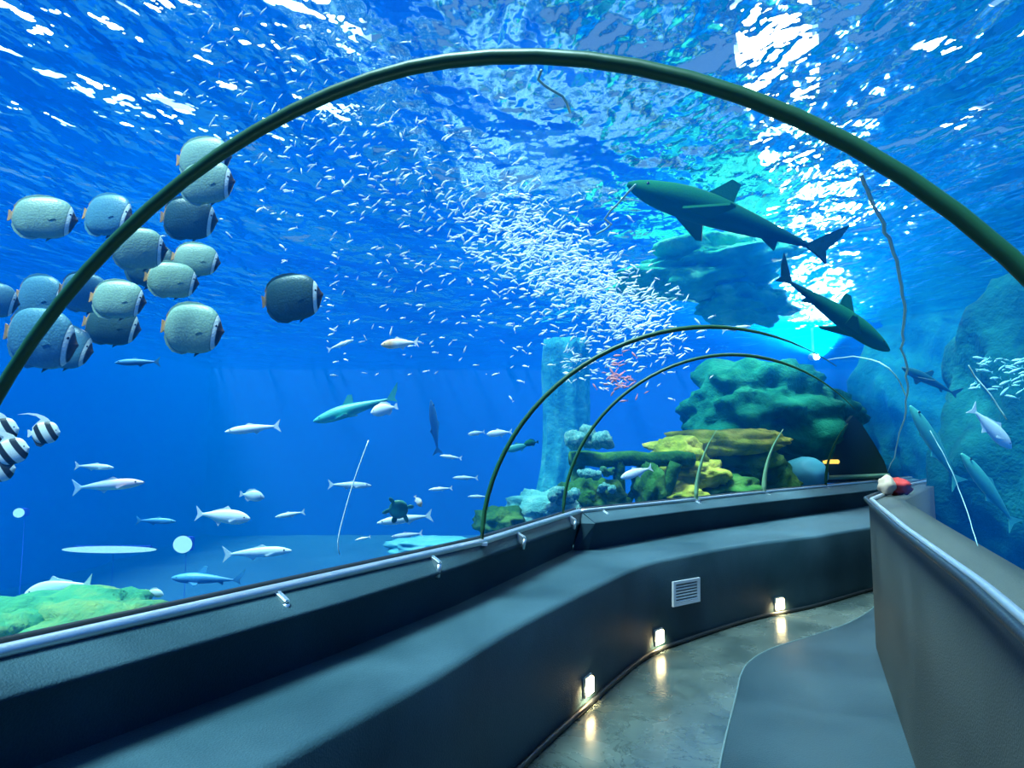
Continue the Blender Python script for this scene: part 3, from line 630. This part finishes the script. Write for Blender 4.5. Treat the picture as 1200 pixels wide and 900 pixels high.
# collared butterflyfish school: nose and tail points, depth, skin
BF = [((92, 258), (8, 252), 3.0, 'a', 'pale butterflyfish with orange tail patch, farthest left and clear of the others'),
      ((156, 254), (97, 250), 3.15, 'b', 'bluish butterflyfish just left of the near rib, right of the leftmost one'),
      ((272, 183), (206, 188), 3.3, 'a', 'pale butterflyfish behind the near rib, topmost of the school'),
      ((276, 212), (207, 216), 3.0, 'a', 'pale butterflyfish below the topmost one and right of the rib'),
      ((256, 258), (187, 254), 3.4, 'c', 'dark butterflyfish below the two topmost pale ones'),
      ((197, 292), (126, 291), 2.9, 'a', 'pale butterflyfish touching the right side of the rib in the middle of the school'),
      ((259, 308), (200, 300), 3.2, 'a', 'small pale butterflyfish at the right edge of the school, above the middle'),
      ((234, 332), (168, 324), 3.05, 'a', 'green-grey butterflyfish right of centre, tilted slightly down'),
      ((206, 322), (146, 298), 3.5, 'c', 'dark butterflyfish wedged behind the two central pale ones'),
      ((263, 388), (188, 382), 3.0, 'a', 'pale butterflyfish with orange tail, lowest right of the school'),
      ((379, 344), (306, 354), 3.4, 'c', 'lone dark butterflyfish swimming ahead to the right of the school'),
      ((131, 348), (68, 338), 3.1, 'b', 'blue-grey butterflyfish crossing behind the rib left of centre'),
      ((172, 354), (104, 348), 2.95, 'a', 'grey-green butterflyfish right of the rib in the lower middle of the school'),
      ((166, 386), (96, 376), 3.4, 'c', 'dark butterflyfish hidden below the lower middle one'),
      ((24, 356), (-44, 346), 3.1, 'b', 'bluish butterflyfish cut by the left edge of the view'),
      ((78, 352), (18, 346), 3.3, 'b', 'small bluish butterflyfish behind the rib near the left edge'),
      ((92, 404), (4, 388), 2.8, 'b', 'large blue-grey butterflyfish with orange tail at the lower left of the school'),
      ((110, 412), (44, 402), 3.1, 'b', 'blue-grey butterflyfish mostly hidden behind the large lower left one')]
for i, (a, b, de, sk, lab) in enumerate(BF):
    fish('butterfly', 'collar_' + sk, a, b, de, lab, 'butterflyfish', 'fish', 'school of butterflyfish by the near rib', roll=R(((i * 37) % 17) - 8), dd=.022 * ((i * 13) % 7 - 3), fins='fin_dark', bodylen=1.04)
for i, (a, b, de, lab) in enumerate([((72, 506), (34, 508), 2.7, 'striped bannerfish with trailing white fin, rightmost at the left edge'),
                                     ((24, 502), (-20, 508), 2.6, 'striped bannerfish, topmost of those cut by the left edge'),
                                     ((36, 524), (-8, 534), 2.5, 'striped bannerfish in the middle of the group at the left edge'),
                                     ((20, 548), (-24, 552), 2.6, 'striped bannerfish, lowest of the group at the left edge')]):
    fish('banner', 'banner', a, b, de, lab, 'bannerfish', 'fish', 'striped bannerfish at the left edge', bodylen=1.1)
F = [('slim', 'pale', (263, 506), (328, 499), 4.6, 'white slender fish facing left in the open blue water', 'slender_fish'),
     ('jack', 'orange', (446, 404), (490, 401), 5.2, 'white and orange fish with bright tail right of the lone dark butterflyfish', 'small_fish'),
     ('shark', 'teal_fish', (366, 494), (462, 466), 5.8, 'teal shark gliding upward to the right in the blue water', 'small_shark'),
     ('stub', 'pale', (434, 484), (466, 476), 5.2, 'small white fish beside the teal shark', 'small_fish'),
     ('slim', 'silver', (134, 548), (88, 546), 4.6, 'thin silvery fish right of the bannerfish, above the pinkish one', 'slender_fish'),
     ('slim', 'pinkish', (170, 565), (86, 572), 4.6, 'long pinkish-blue fish below the thin silvery one', 'slender_fish'),
     ('stub', 'silver', (310, 583), (281, 579), 4.8, 'short rounded silvery fish above the plump pale fish', 'small_fish'),
     ('jack', 'pale', (294, 608), (230, 602), 4.8, 'plump pale fish facing right in the lower blue water', 'plump_fish'),
     ('slim', 'silver', (322, 606), (357, 600), 5.2, 'small slender silvery fish right of the plump pale fish', 'slender_fish'),
     ('slim', 'blue_fish', (207, 611), (160, 610), 6.0, 'faint blue fish left of the plump pale fish', 'slender_fish'),
     ('slim', 'blue_fish', (134, 425), (187, 424), 3.6, 'dark blue fish just below the butterflyfish school', 'slender_fish'),
     ('jack', 'silver', (28, 696), (108, 684), 4.9, 'large silvery fish above the lime coral mound', 'plump_fish'),
     ('shark', 'blue_fish', (200, 677), (280, 680), 5.6, 'small pale blue shark with upright fin low in the water', 'small_shark'),
     ('slim', 'silver', (343, 645), (262, 650), 6.0, 'thin straight pale fish above the rail, right of the blue shark', 'slender_fish'),
     ('stub', 'silver', (192, 697), (170, 693), 5.0, 'small pale fish between the coral mound and the rail', 'small_fish'),
     ('slim', 'silver', (436, 569), (385, 568), 5.8, 'slim pale fish crossing the thin cord', 'slender_fish'),
     ('jack', 'silver', (548, 509), (568, 506), 7, 'tiny pale fish left of the second rib, upper one of the left pair', 'small_fish'),
     ('jack', 'pale', (570, 509), (600, 506), 7, 'small white fish touching the left side of the second rib', 'small_fish'),
     ('slim', 'pale', (515, 534), (541, 537), 6.5, 'small white fish in the dark water left of the second rib', 'small_fish'),
     ('slim', 'silver', (530, 560), (560, 560), 6.5, 'small silvery fish below the white one left of the second rib', 'small_fish'),
     ('slim', 'pale', (502, 574), (530, 572), 6.5, 'small pale fish, lowest of those left of the second rib', 'small_fish'),
     ('slim', 'silver', (548, 582), (572, 582), 6.8, 'faint silvery fish right beside the second rib foot', 'small_fish'),
     ('stub', 'orange', (494, 594), (486, 581), 6, 'tiny orange and white fish near the green turtle', 'small_fish'),
     ('slim', 'silver', (441, 613), (506, 604), 6.2, 'thin pale fish passing below the green turtle', 'slender_fish'),
     ('slim', 'pale', (458, 629), (495, 625), 6.2, 'short white slender fish just above the rail', 'slender_fish'),
     ('slim', 'pale', (416, 633), (434, 629), 6.2, 'tiny white fish at the foot of the thin cord', 'small_fish'),
     ('slim', 'blue_fish', (505, 468), (513, 532), 7.5, 'faint upright blue fish hanging in the deep water', 'slender_fish'),
     ('jack', 'teal_fish', (592, 528), (624, 520), 7.4, 'teal fish between the second rib and the turquoise pillar', 'small_fish'),
     ('stub', 'green_shark', (614, 520), (631, 518), 7.2, 'small round dark fish in front of the turquoise pillar', 'small_fish'),
     ('jack', 'pale', (727, 560), (764, 548), 8.2, 'pale blue-white fish under the timber beam', 'plump_fish'),
     ('shark', 'green_shark', (732, 214), (966, 294), 5.0, 'large dark green shark above the tunnel crossing the bright light row', 'shark'),
     ('shark', 'green_shark', (1044, 412), (916, 324), 4.8, 'slender dark green shark below the larger one, right of the light row', 'shark'),
     ('slim', 'teal_fish', (1066, 474), (1124, 568), 6.0, 'long teal-green fish diving beyond the right glass', 'long_fish'),
     ('slim', 'teal_fish', (1126, 530), (1190, 616), 5.6, 'long teal fish right of the diving one, above the right rail', 'long_fish'),
     ('jack', 'silver', (1186, 526), (1138, 478), 6.0, 'silvery grey fish at the right, above the long teal fish', 'plump_fish'),
     ('shark', 'rock_skin', (1056, 430), (1120, 462), 7.0, 'small dark teal shark beyond the pale reflection line at right', 'small_shark'),
     ('slim', 'silver', (880, 382), (846, 388), 7.4, 'small pale fish under the green rock reflection', 'small_fish'),
     ('slim', 'pale', (415, 398), (384, 410), 6.4, 'small pale fish left of the white and orange one', 'small_fish')]
M['rock_skin'] = band_mat('dark_teal_skin', [(0, (.006, .06, .08)), (1, (.01, .12, .11))], 0, 60, .1)
for kd, sk, a, b, de, lab, nm in F: fish(kd, sk, a, b, de, lab, nm, 'shark' if 'shark' in nm else 'fish', fins=sk)
# turtle
tt = tag(empty('sea_turtle', at(467, 597, 6.0), (R(-50), R(20), R(10))), 'small green sea turtle with an oval shell near the rail', 'turtle')
link('shell', blob('shell', 2, 3, .02, 1, (.085, .11, .04)), M['green_turtle'], tt)
o = link('head', blob('head', 2, 2, .02, 1, (.026, .036, .024)), M['green_shark'], tt); o.location = (0, .135, 0)
for sx_, sy_, r in ((1, .06, -.6), (-1, .06, .6), (1, -.08, -2.3), (-1, -.08, 2.3)):
    o = link('flipper', blob('flipper', 3, 2, .02, 1, (.022, .06 if sy_ > 0 else .036, .008)), M['green_turtle'], tt); o.location = (sx_ * .085, sy_, -.005); o.rotation_euler = (0, 0, r)
# cord hanging in the water
pts = [at(x, y, 5.6) for x, y in smooth_line([Vector((432, 516, 0)), Vector((416, 560, 0)), Vector((404, 600, 0)), Vector((396, 634, 0)), Vector((400, 640, 0))], 8) for x, y in [(x, y)]] if False else [at(v.x, v.y, 5.6) for v in smooth_line([Vector((432, 516, 0)), Vector((416, 560, 0)), Vector((404, 600, 0)), Vector((396, 634, 0)), Vector((398, 650, 0))], 8)]
tag(link('mooring_cord', tube('mooring_cord', pts, .005, 6), M['white_fin']), 'thin pale cord slanting through the blue water at centre left', 'cord')
# ------------------------------------------------------------------ the glittering school of small fish
def sardine_mesh():
    me = loft_fish('sardine', [(-.36, .02, -.02, .012), (-.1, .10, -.10, .05), (.15, .125, -.125, .06), (.38, .08, -.08, .04), (.5, .01, -.01, .008)], 6)
    bm = bmesh.new(); bm.from_mesh(me); v = [bm.verts.new(q) for q in ((-.34, 0, 0), (-.54, 0, .15), (-.46, .01, 0), (-.54, 0, -.15))]
    bm.faces.new((v[0], v[1], v[2])); bm.faces.new((v[0], v[2], v[3])); return bm_mesh('sardine', bm, True)
M['sardine'] = band_mat('sardine_skin', [(0, (.85, .93, .95)), (1, (.92, .95, .95))], 0, 20, .1, (.9, .95, 1), (1, 1, 1), .25)
M['sardine_pink'] = band_mat('pink_sardine_skin', [(0, (.95, .28, .24)), (1, (.95, .36, .30))], 0, 20, .1, rough=.3)
SM = sardine_mesh(); SP = SM.copy(); SM.materials.append(M['sardine']); SP.materials.append(M['sardine_pink'])
rnd = random.Random(11); spine = [(285, 95), (360, 145), (450, 195), (540, 240), (620, 285), (690, 335), (760, 395)]
def spine_at(t):
    q = t * (len(spine) - 1); i = min(int(q), len(spine) - 2); f = q - i
    return spine[i][0] + (spine[i + 1][0] - spine[i][0]) * f, spine[i][1] + (spine[i + 1][1] - spine[i][1]) * f
items = []
def add_school(px, py, de, ln, pink=False):
    r = ray(px, py)
    if r.z > .05: de = min(de, (ZS - .25 - EYE) / r.z)
    ln = max(.03, ln)
    items.append((at(px, py, de), ln * de / 800, rnd.gauss(-.35, .35), rnd.gauss(.15, .5), pink))
for i in range(900):
    t = rnd.random() ** .9; x, y = spine_at(t); sg = 78 * (1 - t) + 34 * t
    add_school(x + rnd.gauss(0, sg * .8), y + rnd.gauss(0, sg), 5.0 + 4.2 * t + rnd.uniform(-.6, .6), rnd.uniform(7, 15) * (1 - .25 * t))
for i in range(900):
    t = rnd.uniform(.56, 1.0); x, y = spine_at(t); add_school(x + rnd.gauss(6, 28), y + rnd.gauss(0, 24), 8 + rnd.uniform(-.6, 1.2), rnd.uniform(7, 13))
for i in range(150): add_school(rnd.uniform(380, 640), rnd.uniform(290, 440), 6.5 + rnd.uniform(-1, 1), rnd.uniform(5, 10))
for i in range(40): add_school(725 + rnd.gauss(0, 9), 440 + rnd.gauss(0, 12), 8.5 + rnd.uniform(-.4, .4), rnd.uniform(7, 12), True)
for i in range(60): add_school(rnd.uniform(660, 720), 430 + rnd.gauss(0, 14), 8.5 + rnd.uniform(-.4, .4), rnd.uniform(6, 10))
items.sort(key=lambda q: -q[1] / max(.1, q[0].y))
white = [q for q in items if not q[4]]; pink = [q for q in items if q[4]]
def place(me, q, lab, grp):
    o = link('sardine', me); o.location = q[0]; o.scale = (q[1],) * 3; o.rotation_euler = (rnd.gauss(0, .3), q[3], math.pi + q[2]); tag(o, lab, 'fish', grp)
for q in white[:300]: place(SM, q, 'small silvery white fish in the glittering school below the surface', 'glittering school of small silver fish')
for q in pink: place(SP, q, 'small pinkish red fish at the lower end of the silver school', 'pink fish below the silver school')
def merged(lst):
    vs, fs = [], []; base = [v.co.copy() for v in SM.vertices]; bf = [tuple(p.vertices) for p in SM.polygons]
    for p, l, yaw, pit, _ in lst:
        m = Matrix.Translation(p) @ Matrix.Rotation(math.pi + yaw, 4, 'Z') @ Matrix.Rotation(pit, 4, 'Y') @ Matrix.Rotation(rnd.gauss(0, .3), 4, 'X') @ Matrix.Scale(l, 4)
        k = len(vs); vs += [m @ v for v in base]; fs += [tuple(k + i for i in f) for f in bf]
    return mesh('sardine_school', vs, fs)
M['glint_cyan'] = band_mat('cyan_reflection_tint', [(0, (.25, .8, .8)), (1, (.4, .85, .8))], 0, 20, .1, rough=.3)  # colour for a cyan rippled reflection, built from small fish shapes
SC = sardine_mesh(); SC.materials.append(M['glint_cyan'])
for i in range(46):
    x = rnd.uniform(1138, 1205); q = (at(x, rnd.gauss(436, 13), 5.2 + rnd.uniform(-.3, .3)), rnd.uniform(8, 16) * 5.2 / 800, rnd.gauss(-.3, .4), rnd.gauss(.2, .4), False)
    place(SC, q, 'small cyan fish shape for a rippled reflection at the right edge above the silvery grey fish', 'cyan reflection made of fish shapes at the right edge')
M['sardine_far'] = plain('far_sardine_skin', (.88, .94, .95), .25, spec=.6)
tag(link('sardine_school', merged(white[300:]), M['sardine_far']), 'dense mass of tiny silver fish in the school above the second rib', 'fish', 'glittering school of small silver fish', 'stuff')
